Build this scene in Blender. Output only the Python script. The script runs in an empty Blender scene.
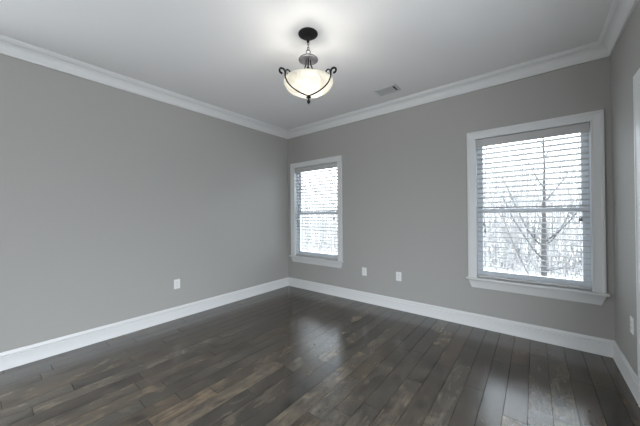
import bpy, bmesh, math, random
from mathutils import Vector, Matrix
S = bpy.context.scene
COL = S.collection
PI = math.pi

# ---------------------------------------------------------------- camera
W, H, YR = 3.982, 2.74, -5.4          # room: left wall x=0, right wall x=W, window wall y=0, rear wall y=YR
yaw, pitch, roll = 0.67315, 0.00587, -0.00894
fw = Vector((-math.sin(yaw)*math.cos(pitch), math.cos(yaw)*math.cos(pitch), math.sin(pitch)))
rt = Vector((math.cos(yaw), math.sin(yaw), 0)); up = rt.cross(fw)
r2 = math.cos(roll)*rt + math.sin(roll)*up
u2 = -math.sin(roll)*rt + math.cos(roll)*up
cam = bpy.data.cameras.new('camera'); camo = bpy.data.objects.new('camera', cam); COL.objects.link(camo)
cam.sensor_fit = 'HORIZONTAL'; cam.sensor_width = 36; cam.lens = 268.5*36/640
cam.clip_start = 0.02; cam.clip_end = 200
M = Matrix((r2, u2, -fw)).transposed().to_4x4(); M.translation = Vector((3.4454, -3.4064, 1.2598))
camo.matrix_world = M
S.camera = camo

# ---------------------------------------------------------------- light and exposure
SKY_LOW, SKY_TOP = 2.8, 16.0      # an overcast sky: dim at the horizon, bright overhead
world = bpy.data.worlds.new('overcast_sky'); S.world = world; world.use_nodes = True
bg = world.node_tree.nodes['Background']
bg.inputs[0].default_value = (0.84, 0.915, 1.0, 1); _n = world.node_tree.nodes; _l = world.node_tree.links.new
_tc = _n.new('ShaderNodeTexCoord'); _sx = _n.new('ShaderNodeSeparateXYZ'); _mr = _n.new('ShaderNodeMapRange')
_l(_tc.outputs['Generated'], _sx.inputs[0]); _l(_sx.outputs[2], _mr.inputs[0])
_mr.inputs[1].default_value = 0.0; _mr.inputs[2].default_value = 1.0; _mr.inputs[3].default_value = SKY_LOW; _mr.inputs[4].default_value = SKY_TOP
_l(_mr.outputs[0], bg.inputs[1])
BULB = 50.0
S.view_settings.view_transform = 'Standard'; S.view_settings.look = 'None'
S.view_settings.exposure = 0.66; S.view_settings.gamma = 1.0; S.view_settings.use_curve_mapping = False
try: S.cycles.use_denoising = True
except Exception: pass

def portal(name, loc, rot, sx, sy):
    l = bpy.data.lights.new(name, 'AREA'); l.shape = 'RECTANGLE'; l.size = sx; l.size_y = sy
    l.cycles.is_portal = True
    o = bpy.data.objects.new(name, l); COL.objects.link(o); o.location = loc; o.rotation_euler = rot
portal('daylight_portal', (0.62, 0.16, 1.31), (-PI/2, 0, 0), 0.95, 1.6)
portal('daylight_portal', (3.397, 0.16, 1.31), (-PI/2, 0, 0), 0.95, 1.6)
portal('daylight_portal', (W+0.16, -3.10, 1.32), (0, PI/2, 0), 2.2, 2.5)  # invented opening in the right wall, out of view, lets in fill daylight
portal('daylight_portal', (-0.16, -4.45, 1.3), (0, -PI/2, 0), 2.2, 1.5)  # invented opening in the left wall, out of view, lets in fill daylight

# ---------------------------------------------------------------- materials
def mat(name, col, rough=0.5, metal=0.0, spec=0.5, bump=0.0, bscale=200):
    m = bpy.data.materials.new(name); m.use_nodes = True
    nt = m.node_tree; b = nt.nodes['Principled BSDF']
    b.inputs['Base Color'].default_value = (*col, 1); b.inputs['Roughness'].default_value = rough
    b.inputs['Metallic'].default_value = metal; b.inputs['Specular IOR Level'].default_value = spec
    tc = nt.nodes.new('ShaderNodeTexCoord'); n = nt.nodes.new('ShaderNodeTexNoise')
    n.inputs['Scale'].default_value = bscale; nt.links.new(tc.outputs['Object'], n.inputs['Vector'])
    mx = nt.nodes.new('ShaderNodeMix'); mx.data_type = 'RGBA'
    mx.inputs['A'].default_value = (*[c*0.96 for c in col], 1); mx.inputs['B'].default_value = (*[min(1, c*1.04) for c in col], 1)
    nt.links.new(n.outputs['Fac'], mx.inputs['Factor']); nt.links.new(mx.outputs['Result'], b.inputs['Base Color'])
    if bump:
        bp = nt.nodes.new('ShaderNodeBump'); bp.inputs['Strength'].default_value = bump; bp.inputs['Distance'].default_value = 0.001
        nt.links.new(n.outputs['Fac'], bp.inputs['Height']); nt.links.new(bp.outputs['Normal'], b.inputs['Normal'])
    return m

WALL = mat('grey_wall_paint', (0.392, 0.382, 0.358), 0.75, spec=0.3, bump=0.08)
CEIL = mat('ceiling_paint', (0.78, 0.77, 0.76), 0.9, spec=0.2)
TRIM = mat('white_trim_paint', (0.70, 0.70, 0.69), 0.35, spec=0.4)
BLIND = mat('white_blind', (0.50, 0.49, 0.48), 0.45, spec=0.4)
VINYL = mat('white_vinyl_frame', (0.70, 0.74, 0.78), 0.35)
PLATE = mat('white_plastic', (0.80, 0.80, 0.78), 0.35)
SLOT = mat('dark_slot', (0.02, 0.02, 0.02), 0.6)
SCREW = mat('painted_screw', (0.65, 0.65, 0.63), 0.4)
IRON = mat('dark_bronze_iron', (0.008, 0.0075, 0.008), 0.55, spec=0.25)
PEWTER = mat('brushed_dark_metal', (0.085, 0.085, 0.09), 0.4, metal=0.7)
BRASS = mat('satin_nickel', (0.5, 0.48, 0.45), 0.3, metal=1.0)
CORD = mat('blind_cord', (0.6, 0.6, 0.6), 0.8)
TASSEL = mat('backlit_tassel', (0.16, 0.16, 0.17), 0.5)  # dark grey holds the backlit shade of the tassels in its colour
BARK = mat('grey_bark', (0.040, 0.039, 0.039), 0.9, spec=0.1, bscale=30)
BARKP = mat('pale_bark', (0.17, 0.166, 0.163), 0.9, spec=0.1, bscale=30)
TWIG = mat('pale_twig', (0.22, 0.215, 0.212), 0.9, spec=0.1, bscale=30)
GROUND = mat('pale_ground', (0.22, 0.215, 0.21), 0.95, spec=0.1, bscale=3)
VENTM = mat('white_enamel', (0.55, 0.55, 0.55), 0.45)

def glass_mat():
    m = bpy.data.materials.new('window_glass'); m.use_nodes = True; nt = m.node_tree
    nt.nodes.clear(); out = nt.nodes.new('ShaderNodeOutputMaterial'); mx = nt.nodes.new('ShaderNodeMixShader')
    t = nt.nodes.new('ShaderNodeBsdfTransparent'); t.inputs[0].default_value = (0.95, 0.965, 0.965, 1)
    g = nt.nodes.new('ShaderNodeBsdfGlossy'); g.inputs['Roughness'].default_value = 0.02
    f = nt.nodes.new('ShaderNodeFresnel'); f.inputs[0].default_value = 1.35
    nt.links.new(f.outputs[0], mx.inputs[0]); nt.links.new(t.outputs[0], mx.inputs[1]); nt.links.new(g.outputs[0], mx.inputs[2])
    nt.links.new(mx.outputs[0], out.inputs[0]); return m
GLASS = glass_mat()

def bowl_mat():
    m = bpy.data.materials.new('alabaster_glass'); m.use_nodes = True; nt = m.node_tree
    nt.nodes.clear(); out = nt.nodes.new('ShaderNodeOutputMaterial'); mx = nt.nodes.new('ShaderNodeMixShader')
    t = nt.nodes.new('ShaderNodeBsdfTranslucent'); p = nt.nodes.new('ShaderNodeBsdfPrincipled')
    tc = nt.nodes.new('ShaderNodeTexCoord'); n = nt.nodes.new('ShaderNodeTexNoise'); n.inputs['Scale'].default_value = 9; n.inputs['Detail'].default_value = 4
    n.inputs['Distortion'].default_value = 1.5
    r = nt.nodes.new('ShaderNodeValToRGB'); r.color_ramp.elements[0].color = (0.52, 0.50, 0.45, 1); r.color_ramp.elements[1].color = (0.74, 0.73, 0.69, 1)
    r.color_ramp.elements[0].position = 0.3; r.color_ramp.elements[1].position = 0.65
    nt.links.new(tc.outputs['Object'], n.inputs['Vector']); nt.links.new(n.outputs['Fac'], r.inputs[0])
    nt.links.new(r.outputs[0], t.inputs[0]); nt.links.new(r.outputs[0], p.inputs['Base Color']); p.inputs['Roughness'].default_value = 0.25
    mx.inputs[0].default_value = 0.45
    nt.links.new(t.outputs[0], mx.inputs[1]); nt.links.new(p.outputs[0], mx.inputs[2]); nt.links.new(mx.outputs[0], out.inputs[0]); return m
BOWL = bowl_mat()

def bulb_mat():
    m = bpy.data.materials.new('lit_bulb'); m.use_nodes = True; nt = m.node_tree
    b = nt.nodes['Principled BSDF']; b.inputs['Emission Color'].default_value = (1.0, 0.96, 0.90, 1); b.inputs['Emission Strength'].default_value = BULB
    return m
BULBM = bulb_mat()

def floor_mat():
    m = bpy.data.materials.new('scraped_dark_wood_planks'); m.use_nodes = True; nt = m.node_tree; L = nt.links.new
    N = nt.nodes.new; b = nt.nodes['Principled BSDF']
    at = N('ShaderNodeAttribute'); at.attribute_name = 'plank'
    sep = N('ShaderNodeSeparateColor'); L(at.outputs['Color'], sep.inputs[0])      # r tone, g seed, b hue
    tc = N('ShaderNodeTexCoord')
    def coords(sx, sy):
        mp = N('ShaderNodeMapping'); mp.inputs['Scale'].default_value = (sx, sy, 1); L(tc.outputs['Object'], mp.inputs[0])
        off = N('ShaderNodeVectorMath'); off.operation = 'MULTIPLY_ADD'
        L(at.outputs['Color'], off.inputs[0]); off.inputs[1].default_value = (0, 91, 57); L(mp.outputs[0], off.inputs[2]); return off.outputs[0]
    def noise(v, sc, det, dist=0.0, rough=0.55):
        n = N('ShaderNodeTexNoise'); n.inputs['Scale'].default_value = sc; n.inputs['Detail'].default_value = det
        n.inputs['Distortion'].default_value = dist; n.inputs['Roughness'].default_value = rough; L(v, n.inputs['Vector']); return n.outputs['Fac']
    def math_(op, a, bb, c=None):
        n = N('ShaderNodeMath'); n.operation = op
        for i, v in enumerate((a, bb, c)):
            if v is None: continue
            if isinstance(v, (int, float)): n.inputs[i].default_value = v
            else: L(v, n.inputs[i])
        return n.outputs[0]
    grain = noise(coords(75, 5), 1.0, 4, 0.35)
    blot = noise(coords(12, 6.5), 1.0, 4, 0.4)
    fine = noise(coords(170, 9), 1.0, 2)
    knot_v = N('ShaderNodeTexVoronoi'); knot_v.inputs['Scale'].default_value = 1.0; L(coords(7.5, 3.6), knot_v.inputs['Vector'])
    knot = N('ShaderNodeMapRange'); L(knot_v.outputs['Distance'], knot.inputs[0]); knot.inputs[1].default_value = 0.0; knot.inputs[2].default_value = 0.34
    knot.inputs[3].default_value = 0.35; knot.inputs[4].default_value = 1.0
    t = math_('MULTIPLY_ADD', grain, 0.55, -0.275)
    t = math_('ADD', t, math_('MULTIPLY_ADD', blot, 1.0, -0.5))
    t = math_('ADD', t, math_('MULTIPLY_ADD', fine, 0.12, -0.06))
    t = math_('ADD', t, sep.outputs[0])
    ramp = N('ShaderNodeValToRGB'); L(t, ramp.inputs[0]); e = ramp.color_ramp.elements
    e[0].position = 0.08; e[0].color = (0.016, 0.0135, 0.011, 1)
    e[1].position = 0.95; e[1].color = (0.160, 0.128, 0.088, 1)
    for pos, c in ((0.36, (0.043, 0.035, 0.0275)), (0.62, (0.076, 0.061, 0.0455))):
        q = e.new(pos); q.color = (*c, 1)
    hue = N('ShaderNodeMix'); hue.data_type = 'RGBA'; hue.inputs['A'].default_value = (0.93, 0.99, 1.02, 1); hue.inputs['B'].default_value = (1.1, 1.0, 0.9, 1)
    L(sep.outputs[2], hue.inputs['Factor'])
    mul = N('ShaderNodeMix'); mul.data_type = 'RGBA'; mul.blend_type = 'MULTIPLY'; mul.inputs['Factor'].default_value = 1
    L(ramp.outputs[0], mul.inputs['A']); L(hue.outputs['Result'], mul.inputs['B'])
    mul2 = N('ShaderNodeMix'); mul2.data_type = 'RGBA'; mul2.blend_type = 'MULTIPLY'; mul2.inputs['Factor'].default_value = 1
    L(mul.outputs['Result'], mul2.inputs['A']); L(knot.outputs[0], mul2.inputs['B'])
    groove = N('ShaderNodeMapRange'); L(at.outputs['Alpha'], groove.inputs[0]); groove.inputs[1].default_value = 0.0; groove.inputs[2].default_value = 1.0
    groove.inputs[3].default_value = 0.5; groove.inputs[4].default_value = 1.0      # darker in the joints between planks
    mul3 = N('ShaderNodeMix'); mul3.data_type = 'RGBA'; mul3.blend_type = 'MULTIPLY'; mul3.inputs['Factor'].default_value = 1
    L(mul2.outputs['Result'], mul3.inputs['A']); L(groove.outputs[0], mul3.inputs['B'])
    L(mul3.outputs['Result'], b.inputs['Base Color'])
    L(math_('MULTIPLY_ADD', blot, 0.12, 0.14), b.inputs['Roughness'])
    b.inputs['Specular IOR Level'].default_value = 1.0
    L(math_('MULTIPLY', at.outputs['Alpha'], 1.0), b.inputs['Specular IOR Level'])
    scr = noise(coords(9, 22), 1.0, 2, 0.4)
    hgt = math_('ADD', math_('MULTIPLY', grain, 0.5), scr)
    bp = N('ShaderNodeBump'); bp.inputs['Strength'].default_value = 0.35; bp.inputs['Distance'].default_value = 0.0012
    L(hgt, bp.inputs['Height']); L(bp.outputs['Normal'], b.inputs['Normal'])
    return m
FLOOR = floor_mat()

# ---------------------------------------------------------------- helpers
def box(bm, x0, x1, y0, y1, z0, z1, bev=0.0):
    r = bmesh.ops.create_cube(bm, size=1.0, matrix=Matrix.Translation(((x0+x1)/2, (y0+y1)/2, (z0+z1)/2)) @ Matrix.Diagonal((x1-x0, y1-y0, z1-z0, 1)))
    if bev:
        es = list({e for v in r['verts'] for e in v.link_edges})
        bmesh.ops.bevel(bm, geom=es, offset=bev, segments=2, affect='EDGES', profile=0.6)
def lathe(bm, prof, c=(0, 0, 0), n=32):
    rings = []
    for r, z in prof:
        if r < 1e-5: rings.append([bm.verts.new((c[0], c[1], c[2]+z))])
        else: rings.append([bm.verts.new((c[0]+r*math.cos(2*PI*i/n), c[1]+r*math.sin(2*PI*i/n), c[2]+z)) for i in range(n)])
    for a, b in zip(rings, rings[1:]):
        for i in range(n):
            j = (i+1) % n
            if len(a) == 1 and len(b) == 1: continue
            if len(a) == 1: bm.faces.new((a[0], b[j], b[i]))
            elif len(b) == 1: bm.faces.new((a[i], a[j], b[0]))
            else: bm.faces.new((a[i], a[j], b[j], b[i]))
def tube(bm, pts, rad, n=8, closed=False, sq=None):
    pts = [Vector(p) for p in pts]; m = len(pts)
    if not isinstance(rad, (list, tuple)): rad = [rad]*m
    rings = []; nrm = None
    for i, p in enumerate(pts):
        if closed: d = pts[(i+1) % m] - pts[i-1]
        else: d = pts[min(i+1, m-1)] - pts[max(i-1, 0)]
        d.normalize()
        if nrm is None:
            nrm = d.orthogonal().normalized()
        nrm = (nrm - d*nrm.dot(d)).normalized(); bn = d.cross(nrm)
        rings.append([bm.verts.new(p + rad[i]*(math.cos(2*PI*k/n)*nrm + math.sin(2*PI*k/n)*bn)) for k in range(n)])
    for i in range(m if closed else m-1):
        a, b = rings[i], rings[(i+1) % m]
        for k in range(n): bm.faces.new((a[k], a[(k+1) % n], b[(k+1) % n], b[k]))
    if not closed and n > 2:
        bm.faces.new(rings[0][::-1]); bm.faces.new(rings[-1])
def sweep(bm, prof, path_fn):
    """profile points (p, z) placed by two end functions: path_fn[0](p,z), path_fn[1](p,z)"""
    a = [bm.verts.new(path_fn[0](p, z)) for p, z in prof]; b = [bm.verts.new(path_fn[1](p, z)) for p, z in prof]
    n = len(prof)
    for i in range(n): bm.faces.new((a[i], a[(i+1) % n], b[(i+1) % n], b[i]))
    bm.faces.new(a[::-1]); bm.faces.new(b)
def obj(name, bm, m, parent=None, smooth=False):
    bmesh.ops.recalc_face_normals(bm, faces=bm.faces[:])
    me = bpy.data.meshes.new(name); bm.to_mesh(me); bm.free(); me.materials.append(m)
    if smooth:
        for p in me.polygons: p.use_smooth = True
        try: me.set_sharp_from_angle(angle=math.radians(40))
        except Exception: pass
    o = bpy.data.objects.new(name, me); COL.objects.link(o)
    if parent: o.parent = parent
    return o
def empty(name, loc=(0, 0, 0), rz=0.0):
    o = bpy.data.objects.new(name, None); COL.objects.link(o); o.location = loc; o.rotation_euler = (0, 0, rz); o.empty_display_size = 0.1
    return o
def tag(o, label, cat, group=None):
    o['label'] = label; o['category'] = cat
    if group: o['group'] = group
    return o
def struct(o, label=None, cat=None):
    o['kind'] = 'structure'
    if label: o['label'] = label
    if cat: o['category'] = cat
    return o
def BM(): return bmesh.new()

# ---------------------------------------------------------------- floor of single planks
random.seed(11)
PW = 0.1229
forced = {0: [-1.39], 3: [-0.92, -1.75], 5: [-0.32, -1.38], 8: [-1.62, -2.115], 12: [-2.22]}
tones = {(3, 1): 0.29, (5, 1): 0.66, (4, 0): 0.42}
bm = BM(); lay = bm.loops.layers.float_color.new('plank')
rmin, rmax = -5, 28
for r in range(rmin, rmax):
    x1 = min(3.401 - PW*r, W); x0 = max(3.401 - PW*(r+1), 0.0)
    if x1 - x0 < 0.004: continue
    cuts = [0.0]; fixed = sorted(forced.get(r, []), reverse=True)
    stops = fixed + [YR]
    y = random.uniform(-0.1, 0.5) if not fixed else 0.0
    for s in stops:
        while True:
            ln = random.choice((0.42, 0.6, 0.75, 0.95, 1.15, 1.25))*random.uniform(0.9, 1.1)
            if y - ln - 0.3 < s: break
            y -= ln
            if y < -0.05: cuts.append(y)
        if s - cuts[-1] < -0.001: cuts.append(s)
        y = s
    for k, (ya, yb) in enumerate(zip(cuts, cuts[1:])):
        tone = tones.get((r, k), min(0.72, max(0.22, random.gauss(0.47, 0.095))))
        c = (tone, random.random(), random.random(), 1)
        e = 0.0015; d = -0.0024; dz = random.uniform(-0.0004, 0.0004)
        o_ = [bm.verts.new(v) for v in ((x0, ya, d), (x1, ya, d), (x1, yb, d), (x0, yb, d))]
        t1, t2 = random.uniform(-.0005, .0005), random.uniform(-.0008, .0008)
        i_ = [bm.verts.new(v) for v in ((x0+e, ya-e, dz*0+t1), (x1-e, ya-e, -t1), (x1-e, yb+e, -t1), (x0+e, yb+e, t1))]
        fs = [bm.faces.new(i_)] + [bm.faces.new((o_[q], o_[(q+1) % 4], i_[(q+1) % 4], i_[q])) for q in range(4)]
        for q, f in enumerate(fs):
            for l in f.loops: l[lay] = (*c[:3], 1.0 if q == 0 else 0.0)
bmesh.ops.recalc_face_normals(bm, faces=bm.faces[:])
if bm.faces[0].normal.z < 0:
    bmesh.ops.reverse_faces(bm, faces=bm.faces[:])
me = bpy.data.meshes.new('floor'); bm.to_mesh(me); bm.free(); me.materials.append(FLOOR)
flo = bpy.data.objects.new('floor', me); COL.objects.link(flo)
struct(flo, 'dark hand-scraped wood plank floor', 'floor')

bm = BM(); box(bm, -0.14, W+0.14, YR-0.14, 0.14, -0.12, -0.004); struct(obj('floor_slab', bm, SLOT))

# ---------------------------------------------------------------- ceiling, walls
bm = BM(); box(bm, -0.14, W+0.14, YR-0.14, 0.14, H, H+0.12); struct(obj('ceiling', bm, CEIL), 'smooth pale ceiling', 'ceiling')
WIN = {1: (0.165, 1.080), 2: (2.946, 3.848)}
Z0, Z1 = 0.548, 2.075
bm = BM()
xs = [-0.14, WIN[1][0]-0.015, WIN[1][1]+0.015, WIN[2][0]-0.015, WIN[2][1]+0.015, W+0.14]
for i in range(0, 5, 2): box(bm, xs[i], xs[i+1], 0, 0.14, 0, H)
for i in (1, 3):
    box(bm, xs[i], xs[i+1], 0, 0.14, 0, Z0-0.025); box(bm, xs[i], xs[i+1], 0, 0.14, Z1+0.015, H)
struct(obj('wall_back', bm, WALL), 'grey painted wall with the two windows', 'wall')
bm = BM(); box(bm, -0.14, 0, -3.60, 0, 0, H); box(bm, -0.14, 0, YR-0.14, -5.25, 0, H); box(bm, -0.14, 0, -5.25, -3.60, 0, 0.3); box(bm, -0.14, 0, -5.25, -3.60, 2.35, H); struct(obj('wall_left', bm, WALL), 'long grey painted wall on the left', 'wall')  # gap towards the rear is an unseen opening added to light the right wall
DY0, DY1, DZ = -0.835, -1.65, 2.06
bm = BM()
box(bm, W, W+0.14, DY0+0.01, 0, 0, H); box(bm, W, W+0.14, YR-0.14, -4.3, 0, H); box(bm, W, W+0.14, -4.3, -1.9, 0, 0.3); box(bm, W, W+0.14, -4.3, -1.9, 2.35, H); box(bm, W, W+0.14, -1.9, DY1-0.01, 0, H); box(bm, W, W+0.14, DY1-0.01, DY0+0.01, DZ+0.01, H)  # wide gap past the door is an unseen opening added to light the left wall
struct(obj('wall_right', bm, WALL), 'grey painted wall on the right', 'wall')
bm = BM(); box(bm, 0, W, YR-0.14, YR, 0, H)
struct(obj('wall_rear', bm, WALL), 'grey painted wall behind the camera', 'wall')

# ---------------------------------------------------------------- mouldings
def cove():
    pts = [(0, H-0.122), (0.014, H-0.122), (0.014, H-0.112), (0.020, H-0.104)]
    for i in range(7):
        a = i/6*PI/2
        pts.append((0.020 + 0.052*(1-math.cos(a)), H-0.100 + 0.068*math.sin(a)))
    pts += [(0.072, H-0.026), (0.080, H-0.020), (0.088, H-0.010), (0.088, H), (0, H)]
    return pts
BASE = [(0, 0), (0.019, 0), (0.019, 0.010), (0.015, 0.018), (0.015, 0.106), (0.0075, 0.109), (0.0075, 0.114), (0.0130, 0.119), (0.0125, 0.126), (0.0080, 0.137), (0.0060, 0.1456), (0, 0.1456)]
def run_left(prof):  return prof, (lambda p, z: (p, YR+p, z), lambda p, z: (p, -p, z))
def run_back(prof):  return prof, (lambda p, z: (p, -p, z), lambda p, z: (W-p, -p, z))
def run_right(prof, ya=None, yb=None):
    return prof, (lambda p, z: (W-p, (-p if ya is None else ya), z), lambda p, z: (W-p, (YR+p if yb is None else yb), z))
for i, fn in enumerate((run_left, run_back, run_right)):
    bm = BM(); sweep(bm, *fn(cove())); struct(obj('trim_%d' % (i+1), bm, TRIM, smooth=True), ['white crown moulding along the left wall', 'white crown moulding above the windows', 'white crown moulding along the right wall'][i], 'crown moulding')
bm = BM(); sweep(bm, *run_left(BASE)); struct(obj('baseboard_left', bm, TRIM, smooth=True), 'white baseboard along the left wall', 'baseboard')
bm = BM(); sweep(bm, *run_back(BASE)); struct(obj('baseboard_back', bm, TRIM, smooth=True), 'white baseboard below the windows', 'baseboard')
bm = BM(); sweep(bm, *run_right(BASE, None, DY0+0.085)); sweep(bm, *run_right(BASE, DY1-0.085, None)); struct(obj('baseboard_right', bm, TRIM, smooth=True), 'white baseboard along the right wall', 'baseboard')

# ---------------------------------------------------------------- casing profile (mitred picture frame run)
CAS = [(0, 0), (0, 0.010), (0.010, 0.013), (0.016, 0.011), (0.060, 0.017), (0.066, 0.021), (0.082, 0.021), (0.085, 0.018), (0.085, 0)]   # (outward from opening, thickness)
def casing_mesh(bm, x0, x1, zb, zt, place, back=0.08):
    def seg(fa, fb):
        a = [bm.verts.new(place(*fa(u), t)) for u, t in CAS]; b = [bm.verts.new(place(*fb(u), t)) for u, t in CAS]
        n = len(CAS)
        for i in range(n): bm.faces.new((a[i], a[(i+1) % n], b[(i+1) % n], b[i]))
        bm.faces.new(a[::-1]); bm.faces.new(b)
    seg(lambda u: (x0-u, zb), lambda u: (x0-u, zt+u))
    seg(lambda u: (x0-u, zt+u), lambda u: (x1+u, zt+u))
    seg(lambda u: (x1+u, zt+u), lambda u: (x1+u, zb))

for nm, args in (('trim_4', (-4.3, -1.9, 0.3, 2.35, lambda y, z, t: (W-t, y, z))), ('trim_5', (-5.25, -3.60, 0.3, 2.35, lambda y, z, t: (t, y, z)))):  # casings round the two unseen openings added for daylight
    bm = BM(); casing_mesh(bm, *args)
    if nm == 'trim_4': box(bm, W-0.03, W+0.139, -4.40, -1.80, 0.275, 0.3)
    if nm == 'trim_5': box(bm, -0.139, 0.03, -5.35, -3.5, 0.275, 0.3)
    struct(obj(nm, bm, TRIM))
# ---------------------------------------------------------------- windows
def make_window(n):
    x0, x1 = WIN[n]
    w = struct(empty('window_%d' % n, ((x0+x1)/2, 0, Z0)), ['', 'smaller-looking white window near the room corner', 'white double-hung window by the right wall'][n], 'window')
    inv = Matrix.Translation(-w.location)
    def put(name, bm, m, parent=w, smooth=False):
        if parent is w: bmesh.ops.transform(bm, matrix=inv, verts=bm.verts[:])
        else: bmesh.ops.transform(bm, matrix=inv, verts=bm.verts[:])
        return obj(name, bm, m, parent, smooth)
    bm = BM(); casing_mesh(bm, x0, x1, Z0, Z1, lambda x, z, t: (x, -t, z)); put('casing', bm, TRIM)
    bm = BM(); box(bm, x0-0.103, x1+0.101, -0.052, 0.0, Z0-0.020, Z0, 0.006); box(bm, x0, x1, 0.0, 0.062, Z0-0.022, Z0); put('stool', bm, TRIM)
    # apron with a moulded profile and returned, slanting ends
    bm = BM(); prof = [(0, 0.437), (0.006, 0.437), (0.010, 0.452), (0.012, 0.470), (0.016, 0.492), (0.019, 0.508), (0.019, Z0-0.0195), (0, Z0-0.0195)]
    def end(side):
        return lambda p, z: ((x0-0.085 + (1-(z-0.437)/(Z0-0.022-0.437))*0.033) if side < 0 else (x1+0.085 - (1-(z-0.437)/(Z0-0.022-0.437))*0.030), -p, z)
    sweep(bm, prof, (end(-1), end(1))); put('apron', bm, TRIM)
    bm = BM()
    box(bm, x0-0.014, x0, 0, 0.139, Z0-0.02, Z1+0.014); box(bm, x1, x1+0.014, 0, 0.139, Z0-0.02, Z1+0.014); box(bm, x0, x1, 0, 0.139, Z1, Z1+0.014)
    box(bm, x0, x1, 0.062, 0.139, Z0-0.022, Z0+0.012)
    for xx in ((x0, x0+0.016), (x1-0.016, x1)): box(bm, *xx, 0.062, 0.072, Z0+0.012, Z1)      # inner stop
    put('jamb', bm, VINYL)
    def sash(name, ya, yb, za, zb, rb, rtp):
        bm = BM(); s = 0.050; a, b = x0+0.002, x1-0.002
        box(bm, a, a+s, ya, yb, za, zb, 0.003); box(bm, b-s, b, ya, yb, za, zb, 0.003)
        box(bm, a+s-0.001, b-s+0.001, ya, yb, za, za+rb, 0.003); box(bm, a+s-0.001, b-s+0.001, ya, yb, zb-rtp, zb, 0.003)
        o = put(name, bm, VINYL)
        bm = BM(); box(bm, a+s-0.004, b-s+0.004, (ya+yb)/2-0.002, (ya+yb)/2+0.002, za+rb-0.004, zb-rtp+0.004)
        g = put('pane', bm, GLASS, o); return o
    sash('upper_sash', 0.106, 0.136, 1.262, Z1-0.001, 0.040, 0.045)
    lo = sash('lower_sash', 0.073, 0.104, Z0+0.013, 1.306, 0.060, 0.046)
    for q in (0.25, 0.75):
        bm = BM(); xc = x0+(x1-x0)*q
        box(bm, xc-0.025, xc+0.025, 0.078, 0.100, 1.306, 1.314, 0.002); lathe(bm, [(0, 0.022), (0.010, 0.020), (0.011, 0.008), (0.011, 0.0)], (xc, 0.089, 1.306), 12)
        put('sash_lock', bm, VINYL, lo)
    return w
make_window(1); make_window(2)

# ---------------------------------------------------------------- window blinds (hang in the windows)
def make_blind(n, label):
    x0, x1 = WIN[n]; a, b = x0+0.005, x1-0.005; xm = (a+b)/2
    r = tag(empty('window_blind', (xm, 0.03, Z0+0.005)), label, 'blind', 'white slatted blinds in the two windows')
    inv = Matrix.Translation(-r.location)
    def put(name, bm, m, smooth=False, parent=r):
        bmesh.ops.transform(bm, matrix=inv, verts=bm.verts[:]); return obj(name, bm, m, parent, smooth)
    bm = BM(); box(bm, a, b, -0.004, 0.008, 1.986, 2.069, 0.003); box(bm, a, b, -0.007, -0.003, 2.052, 2.066, 0.0015); box(bm, a, b, -0.007, -0.003, 1.988, 1.998, 0.0015); put('valance', bm, BLIND)
    bm = BM(); box(bm, a+0.004, b-0.004, 0.010, 0.056, 2.020, 2.068, 0.002); put('head_rail', bm, BLIND)
    bm = BM(); z = 1.962; N = 6
    while z > 0.600:
        ring = []
        for sgn in (0, 1):
            for i in range(N+1):
                t = i/N*2-1; yy = 0.032 + 0.0245*t; zz = z + 0.0022*(1-t*t) - 0.0046*t + (0.0020 if sgn == 0 else -0.0020)
                ring.append((yy, zz) )
        pr = ring[:N+1] + ring[N+1:][::-1]
        sweep(bm, pr, (lambda p, q: (a+0.003, p, q), lambda p, q: (b-0.003, p, q)))
        z -= 0.0535
    put('slats', bm, BLIND, True)
    bm = BM(); box(bm, a+0.003, b-0.003, 0.010, 0.054, Z0+0.006, Z0+0.026, 0.004); put('bottom_rail', bm, BLIND)
    for q in (-0.277, 0.0, 0.277):
        bm = BM()
        for yy in (0.0055, 0.0585): tube(bm, [(xm+q, yy, 2.02), (xm+q, yy, Z0+0.016)], 0.0011, 5)
        put('ladder_cord', bm, CORD)
    def pull(x, zt, dz=0.0):
        bm = BM(); tube(bm, [(x, -0.0085, 1.99), (x, -0.0085, zt+0.03)], 0.0011, 5); c = put('pull_cord', bm, CORD)
        bm = BM(); lathe(bm, [(0, 0.036), (0.004, 0.035), (0.005, 0.026), (0.009, 0.006), (0.009, 0.0), (0, 0.0)], (x, -0.0085, zt), 12); put('tassel', bm, TASSEL, True, c)
    pull(x0+0.070, 1.125); pull(x0+0.082, 1.050); pull(x1-0.078, 1.175); pull(x1-0.064, 1.178)
    return r
make_blind(1, 'white slatted blind lowered in the window nearest the room corner')
make_blind(2, 'white slatted blind lowered in the window beside the right wall')

# ---------------------------------------------------------------- door in the right wall
d = struct(empty('door_1', (W, (DY0+DY1)/2, 0)), 'white cased door in the right wall', 'door')
inv = Matrix.Translation(-d.location)
def dput(name, bm, m, parent=d, smooth=False):
    bmesh.ops.transform(bm, matrix=inv, verts=bm.verts[:]); return obj(name, bm, m, parent, smooth)
bm = BM(); casing_mesh(bm, DY1, DY0, 0.0, DZ, lambda y, z, t: (W-t, y, z)); dput('door_casing', bm, TRIM)
bm = BM(); box(bm, W, W+0.139, DY0-0.014, DY0+0.009, 0, DZ+0.009); box(bm, W, W+0.139, DY1-0.009, DY1+0.014, 0, DZ+0.009); box(bm, W, W+0.139, DY1+0.014, DY0-0.014, DZ-0.014, DZ+0.009); dput('door_jamb', bm, TRIM)
bm = BM(); xa, xb = W+0.045, W+0.08; ya, yb = DY1+0.017, DY0-0.017
box(bm, xa+0.010, xb, ya, yb, 0.008, DZ-0.018)
for q in ((ya, ya+0.11), (yb-0.11, yb)): box(bm, xa, xa+0.011, *q, 0.008, DZ-0.018, 0.003)
for q in ((0.008, 0.20), (0.95, 1.07), (DZ-0.13, DZ-0.018)): box(bm, xa, xa+0.011, ya+0.10, yb-0.10, *q, 0.003)
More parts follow.
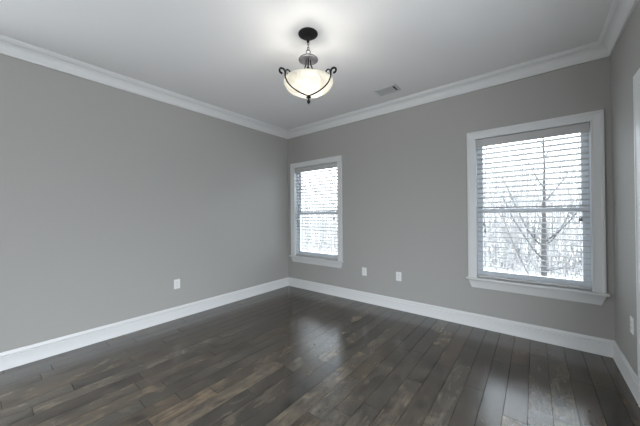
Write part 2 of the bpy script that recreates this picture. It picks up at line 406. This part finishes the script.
sl = dput('door_slab', bm, TRIM)
bm = BM(); tube(bm, [(xa+0.001, yb-0.06, 0.95), (xa-0.03, yb-0.06, 0.95), (xa-0.035, yb-0.06, 0.95), (xa-0.06, yb-0.06, 0.95), (xa-0.064, yb-0.06, 0.95)], [0.03, 0.012, 0.026, 0.026, 0.012], 16)
dput('door_knob', bm, BRASS, sl, True)

# ---------------------------------------------------------------- outlets on the walls
def outlet(loc, rz, label, kind='duplex', name='wall_outlet', cat='outlet', group='white outlets low on the walls'):
    r = tag(empty(name, loc, rz), label, cat, group)      # local: plate in x-z, room towards -y
    bm = BM(); box(bm, -0.036, 0.036, -0.0055, 0.0, -0.058, 0.058, 0.0025); obj('cover_plate', bm, PLATE, r)
    if kind == 'duplex':
        for z in (-0.0195, 0.0195):
            bm = BM(); lathe(bm, [(0, 0.0025), (0.0150, 0.0025), (0.0160, 0.0015), (0.0160, 0)], (0, 0, 0), 20)
            bmesh.ops.transform(bm, matrix=Matrix.Translation((0, -0.0050, z)) @ Matrix.Rotation(PI/2, 4, 'X') @ Matrix.Diagonal((1, 0.86, 1, 1)), verts=bm.verts[:])
            rc = obj('receptacle', bm, PLATE, r, True)
            bm = BM(); box(bm, -0.0075, -0.0050, -0.0080, -0.0070, z, z+0.0085); box(bm, 0.0050, 0.0075, -0.0080, -0.0070, z+0.001, z+0.0080); box(bm, -0.002, 0.002, -0.0080, -0.0070, z-0.0085, z-0.0045); obj('socket_slots', bm, SLOT, rc)
    else:
        bm = BM(); lathe(bm, [(0, 0.010), (0.0035, 0.010), (0.0045, 0.009), (0.0045, 0.003), (0.007, 0.003), (0.007, 0)], (0, 0, 0), 12)
        bmesh.ops.transform(bm, matrix=Matrix.Translation((0, -0.0050, 0)) @ Matrix.Rotation(PI/2, 4, 'X'), verts=bm.verts[:]); obj('cable_jack', bm, BRASS, r)
    for z in ((0,) if kind == 'duplex' else (-0.042, 0.042)):
        bm = BM(); lathe(bm, [(0, 0.0014), (0.0025, 0.0012), (0.003, 0)], (0, 0, 0), 10)
        bmesh.ops.transform(bm, matrix=Matrix.Translation((0, -0.0054, z)) @ Matrix.Rotation(PI/2, 4, 'X'), verts=bm.verts[:]); obj('screw', bm, SCREW, r)
    return r
outlet((0, -1.922, 0.422), PI/2, 'white duplex outlet on the long left wall above the baseboard')
outlet((1.535, 0, 0.437), 0, 'white duplex outlet between the windows, the one nearer the corner window')
outlet((2.045, 0, 0.437), 0, 'white duplex outlet between the windows, the one nearer the right-hand window')
outlet((W, -0.540, 0.455), -PI/2, 'white duplex outlet on the right wall beside the door casing')

# ---------------------------------------------------------------- ceiling vent
vx0, vx1, vy0, vy1 = 1.965, 2.225, -0.485, -0.305
v = tag(empty('ceiling_vent', ((vx0+vx1)/2, (vy0+vy1)/2, H)), 'small white rectangular air vent in the ceiling near the crown moulding', 'vent')
hx, hy = (vx1-vx0)/2, (vy1-vy0)/2
bm = BM(); t = 0.024
box(bm, -hx, hx, -hy, -hy+t, -0.010, 0, 0.003); box(bm, -hx, hx, hy-t, hy, -0.010, 0, 0.003); box(bm, -hx, -hx+t, -hy+t, hy-t, -0.010, 0, 0.003); box(bm, hx-t, hx, -hy+t, hy-t, -0.010, 0, 0.003)
obj('vent_frame', bm, VENTM, v)
bm = BM(); box(bm, -hx+t, hx-t, -hy+t, hy-t, -0.0015, -0.0003); obj('duct_shade_sheet', bm, SLOT, v)  # flat black sheet, painted for the shade inside the duct
nl = 9
for i in range(nl):
    xc = -hx+t + (i+0.5)*(2*hx-2*t)/nl - 0.004
    if i == nl-1: continue
    bm = BM(); box(bm, -0.0125, 0.0125, -hy+t, hy-t, -0.0006, 0.0006)
    bmesh.ops.transform(bm, matrix=Matrix.Translation((xc, 0, -0.0068)) @ Matrix.Rotation(math.radians(-24), 4, 'Y'), verts=bm.verts[:]); obj('louvre', bm, VENTM, v)
bm = BM(); box(bm, hx-0.017, hx-0.009, -0.012, 0.012, -0.020, -0.009, 0.001); obj('damper_lever', bm, VENTM, v)

# ---------------------------------------------------------------- pendant bowl light
PX, PY = 2.014, -1.747
p = tag(empty('pendant_light', (PX, PY, H)), 'lit alabaster glass bowl light hanging by a chain from the ceiling in dark scrolled iron', 'ceiling light')
def z_(z): return z - H
bm = BM(); lathe(bm, [(0.0, z_(2.714)), (0.02, z_(2.715)), (0.05, z_(2.722)), (0.072, z_(2.730)), (0.080, z_(2.736)), (0.080, 0.0)], n=40); lathe(bm, [(0, z_(2.668)), (0.009, z_(2.670)), (0.012, z_(2.680)), (0.012, z_(2.700)), (0.02, z_(2.716))], n=16); obj('canopy', bm, IRON, p, True)
def link(cz, rz, rx=0.0075, rzz=0.014, w=0.0024):
    bm = BM(); pts = []
    for i in range(16):
        a = 2*PI*i/16; pts.append((rx*math.cos(a)*math.cos(rz), rx*math.cos(a)*math.sin(rz), z_(cz)+rzz*math.sin(a)))
    tube(bm, pts, w, 6, True); return obj('chain_link', bm, PEWTER, p, True)
link(2.660, 0.7); link(2.639, 0.7+PI/2); link(2.618, 0.7)
bm = BM(); tube(bm, [(0.017*math.cos(2*PI*i/20)*math.cos(yaw), 0.017*math.cos(2*PI*i/20)*math.sin(yaw), z_(2.590)+0.017*math.sin(2*PI*i/20)) for i in range(20)], 0.0032, 8, True); obj('hanging_loop', bm, PEWTER, p, True)
bm = BM(); lathe(bm, [(0, z_(2.574)), (0.012, z_(2.572)), (0.014, z_(2.560)), (0.035, z_(2.552)), (0.066, z_(2.540)), (0.080, z_(2.530)), (0.080, z_(2.524)), (0.068, z_(2.522)), (0.060, z_(2.527)), (0.03, z_(2.530)), (0, z_(2.530))], n=40); obj('fitter_plate', bm, PEWTER, p, True)
ang0 = math.atan2(fw.y, fw.x)           # the three-fold arms are turned as they hang
def rad(a, r, z): return (r*math.cos(a), r*math.sin(a), z_(z))
# bowl : double walled glass
R_, ZR, ZB = 0.198, 2.336, 2.238
outer = []
for i in range(15):
    a = i/14*PI/2*0.93
    outer.append((R_*math.sin(a)/math.sin(PI/2*0.93), ZR - (ZR-ZB)*(math.cos(a)-math.cos(PI/2*0.93))/(1-math.cos(PI/2*0.93))))
prof = [(r, z_(z)) for r, z in outer] + [(R_+0.004, z_(ZR+0.004)), (R_+0.003, z_(ZR+0.010)), (R_-0.004, z_(ZR+0.009)), (R_-0.008, z_(ZR))] + [(max(r-0.006, 0)*0.985, z_(z+0.006)) for r, z in outer[::-1][1:]]
bm = BM(); lathe(bm, prof, n=56); obj('glass_bowl', bm, BOWL, p, True)
def interp(t):                          # outer profile point by radius
    r = t*R_
    for (ra, za), (rb, zb) in zip(outer, outer[1:]):
        if ra <= r <= rb: return za + (zb-za)*(r-ra)/(rb-ra+1e-9)
    return ZR
for k in range(3):
    a = ang0 + k*2*PI/3
    bm = BM(); pts = [rad(a, 0.004, ZB-0.006)]
    for i in range(1, 13):
        t = i/12; pts.append(rad(a, t*R_+0.005*t+0.001, interp(t)-0.005*(1-t)-0.001))
    # outer scroll: up past the rim, curl outwards and in on itself
    c = (R_+0.034, ZR+0.038)
    pts.append(rad(a, R_+0.007, ZR+0.016))
    for i in range(15):
        th = PI - i/14*PI*1.55; rr = 0.027 - 0.012*i/14
        pts.append(rad(a, c[0]+rr*math.cos(th), c[1]+rr*math.sin(th)))
    tube(bm, pts, [0.0054]*13 + [0.0080]*(len(pts)-13), 8); arm = obj('scroll_arm', bm, IRON, p, True)
    bm = BM(); c = (R_-0.018, ZR+0.044); pts = [rad(a, R_+0.006, ZR+0.014), rad(a, R_+0.003, ZR+0.030)]
    for i in range(14):
        th = -0.1 + i/13*PI*1.7; rr = 0.020 - 0.007*i/13
        pts.append(rad(a, c[0]+rr*math.cos(th), c[1]+rr*math.sin(th)))
    tube(bm, pts, 0.0060, 8); obj('inner_scroll', bm, IRON, arm, True)
    # rod down from the fitter plate to a socket with its bulb
    b_ = a + PI/3
    bm = BM(); tube(bm, [rad(b_, 0.016, 2.534), rad(b_, 0.022, 2.500), rad(b_, 0.034, 2.470), rad(b_, 0.042, 2.440)], [0.0055, 0.0055, 0.0060, 0.0060], 10); obj('rod', bm, IRON, p, True)
    bm = BM(); lathe(bm, [(0, 0.012), (0.010, 0.012), (0.013, 0.0), (0.013, -0.040), (0, -0.040)], rad(b_, 0.044, 2.432), 16); so = obj('socket', bm, IRON, p, True)
    bm = BM(); lathe(bm, [(0.010, 0.0), (0.012, -0.010), (0.021, -0.032), (0.024, -0.048), (0.020, -0.062), (0.010, -0.071), (0, -0.073)], rad(b_, 0.044, 2.394), 20); obj('bulb', bm, BULBM, so, True)
bm = BM(); lathe(bm, [(0, z_(2.240)), (0.010, z_(2.232)), (0.022, z_(2.219)), (0.012, z_(2.213)), (0.006, z_(2.206)), (0.006, z_(2.198)), (0.014, z_(2.189)), (0.015, z_(2.180)), (0.009, z_(2.171)), (0.004, z_(2.165)), (0, z_(2.158))], n=20); obj('finial', bm, IRON, p, True)
bm = BM(); tube(bm, [(0, 0, z_(2.53)), (0, 0, z_(2.236))], 0.004, 8); obj('centre_rod', bm, IRON, p, True)

# ---------------------------------------------------------------- outside: bare winter trees
GZ = -3.2
bm = BM(); box(bm, -70, 60, 0.6, 75, GZ-0.3, GZ); struct(obj('ground', bm, GROUND), 'pale winter ground outside', 'ground')
def branch(bm, base, direction, length, r0, rng, depth, sides, kids):
    pts = [Vector(base)]; d = Vector(direction).normalized(); n = 5 if depth > 0 else 4
    for i in range(n):
        d = (d + Vector((rng.uniform(-1, 1), rng.uniform(-1, 1), rng.uniform(-0.3, 0.9)))*0.13).normalized()
        pts.append(pts[-1] + d*length/n)
    rs = [r0*(1-0.7*i/n) for i in range(n+1)]
    tube(bm, pts, rs, sides)
    if depth > 0:
        for k in range(kids):
            t = rng.uniform(0.25, 0.98); i = min(int(t*n), n-1); q = pts[i].lerp(pts[i+1], t*n-i)
            a = rng.uniform(0, 2*PI); side = Vector((math.cos(a), math.sin(a), rng.uniform(0.0, 0.9)))
            branch(bm, q, d*0.55 + side*0.75, length*rng.uniform(0.35, 0.6), max(rs[i]*0.55, 0.004), rng, depth-1, max(3, sides-2), kids)
def trunk_mesh(bm, h, r, rng, lean=0.04):
    pts = [Vector((0, 0, -0.05))]
    n = 8
    for i in range(1, n+1): pts.append(Vector((rng.uniform(-1, 1)*lean*h*0.1 + lean*h*0.1*i/n, rng.uniform(-1, 1)*lean*h*0.1, h*i/n)))
    tube(bm, pts, [r*(1-0.75*i/n) for i in range(n+1)], 8); return pts
def make_tree(x, y, h, r, seed, m, label, group=None, nb=16, name='bare_tree', low=0.25):
    rng = random.Random(seed); t = empty(name, (x, y, GZ))
    bm = BM(); pts = trunk_mesh(bm, h, r, rng); obj('trunk', bm, m, t, True)
    bm = BM()
    for k in range(nb):
        q = low + (0.97-low)*k/nb; i = min(int(q*8), 7); pnt = pts[i].lerp(pts[i+1], q*8-i)
        a = rng.uniform(0, 2*PI); branch(bm, pnt, (math.cos(a), math.sin(a), rng.uniform(0.5, 1.3)), h*rng.uniform(0.09, 0.15)*(1.1-q*0.6), r*(0.5-0.3*q), rng, 2, 5, 4)
    obj('branches', bm, m, t); return tag(t, label, 'tree', group)
# the tree seen right through the right-hand window
T = empty('bare_tree', (3.62, 5.0, GZ)); rng = random.Random(5)
bm = BM(); tp = [(0, 0, 0), (-0.01, 0, 2.7), (0.0, 0, 3.6), (0.01, 0.02, 4.5), (0.03, 0.0, 5.6), (0.0, 0.05, 6.8), (0.05, 0.05, 8.0)]
tube(bm, tp, [0.075, 0.058, 0.050, 0.038, 0.018, 0.012, 0.006], 9); obj('trunk', bm, BARK, T, True)
bm = BM()
def limb(pts, r):
    tube(bm, pts, [r*(1-0.55*i/(len(pts)-1)) for i in range(len(pts))], 6)
    for _ in range(7):
        i = rng.randrange(len(pts)-1); q = Vector(pts[i]).lerp(Vector(pts[i+1]), rng.random()); dv = (Vector(pts[-1])-Vector(pts[0])).normalized()
        branch(bm, q, dv + Vector((rng.uniform(-.6, .6), rng.uniform(-.6, .6), rng.uniform(0, .5))), rng.uniform(0.3, 0.7), r*0.38, rng, 1, 4, 3)
limb([(0, 0, 3.62), (-0.16, 0, 3.80), (-0.30, 0, 4.02), (-0.42, 0.05, 4.32), (-0.62, 0.1, 4.85), (-0.85, 0.1, 5.5)], 0.022)
limb([(0, 0, 3.30), (-0.20, -0.1, 3.58), (-0.42, -0.1, 3.98), (-0.60, -0.1, 4.33), (-0.80, -0.2, 4.9)], 0.020)
limb([(0, 0, 3.74), (0.18, 0, 3.92), (0.34, 0, 4.10), (0.52, 0.05, 4.34), (0.80, 0.05, 4.85), (1.0, 0.0, 5.4)], 0.022)
limb([(0, 0.02, 3.62), (0.14, 0.1, 3.78), (0.28, 0.1, 4.00), (0.40, 0.1, 4.28), (0.55, 0.1, 4.75)], 0.016)
limb([(0, 0, 3.05), (0.22, -0.1, 3.14), (0.45, -0.1, 3.22), (0.70, -0.1, 3.42)], 0.014)
limb([(-0.14, -0.2, 2.6), (-0.35, -0.2, 3.1), (-0.55, -0.2, 3.6), (-0.72, -0.2, 4.1), (-0.85, -0.2, 4.6)], 0.015)
for k in range(9):
    a = k*2.4; branch(bm, (0.02, 0, 4.7+0.35*k), (math.cos(a), math.sin(a)*0.6, 1.3), 1.1-0.05*k, 0.018, rng, 2, 4, 3)
obj('branches', bm, BARK, T); tag(T, 'slim grey tree with forking branches seen straight through the right-hand window', 'tree')
# farther trunks of the wood, too alike to tell apart
rng = random.Random(21)
spots = [(1.9, 9.5), (5.6, 9.8), (3.0, 13), (6.3, 13.5), (0.6, 13.2), (4.6, 16.8), (1.6, 17), (7.6, 17), (-5.6, 9), (-8.8, 10), (-8, 13.4), (-11.6, 13.5), (-14.6, 15), (-11.5, 17), (-15.5, 18.2), (-4.5, 12.5)]
for k, (x, y) in enumerate(spots):
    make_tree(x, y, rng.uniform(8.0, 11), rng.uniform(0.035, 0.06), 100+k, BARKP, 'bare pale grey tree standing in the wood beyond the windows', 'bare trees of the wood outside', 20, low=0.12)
bm = BM()
for k in range(1900):
    if k % 2: x = rng.uniform(-4, 12)
    else: x = rng.uniform(-32, -5)
    y = rng.uniform(20, 30); h = rng.uniform(3.5, 10.5)**0.5*10.5**0.5
    pts = [(x, y, GZ)]; dx, dy = rng.uniform(-.25, .25), rng.uniform(-.2, .2)
    for i in range(1, 5): pts.append((x+dx*i*h/4+rng.uniform(-.1, .1), y+dy*i*h/4, GZ+h*i/4))
    tube(bm, pts, [0.026, 0.021, 0.015, 0.010, 0.006], 3)
    for _ in range(6):
        i = rng.randrange(1, 4); q = Vector(pts[i]); a = rng.uniform(0, 2*PI)
        tube(bm, [q, q+Vector((math.cos(a)*.5, math.sin(a)*.5, .5)), q+Vector((math.cos(a)*.8, math.sin(a)*.8, 1.3))], [0.010, 0.008, 0.004], 3)
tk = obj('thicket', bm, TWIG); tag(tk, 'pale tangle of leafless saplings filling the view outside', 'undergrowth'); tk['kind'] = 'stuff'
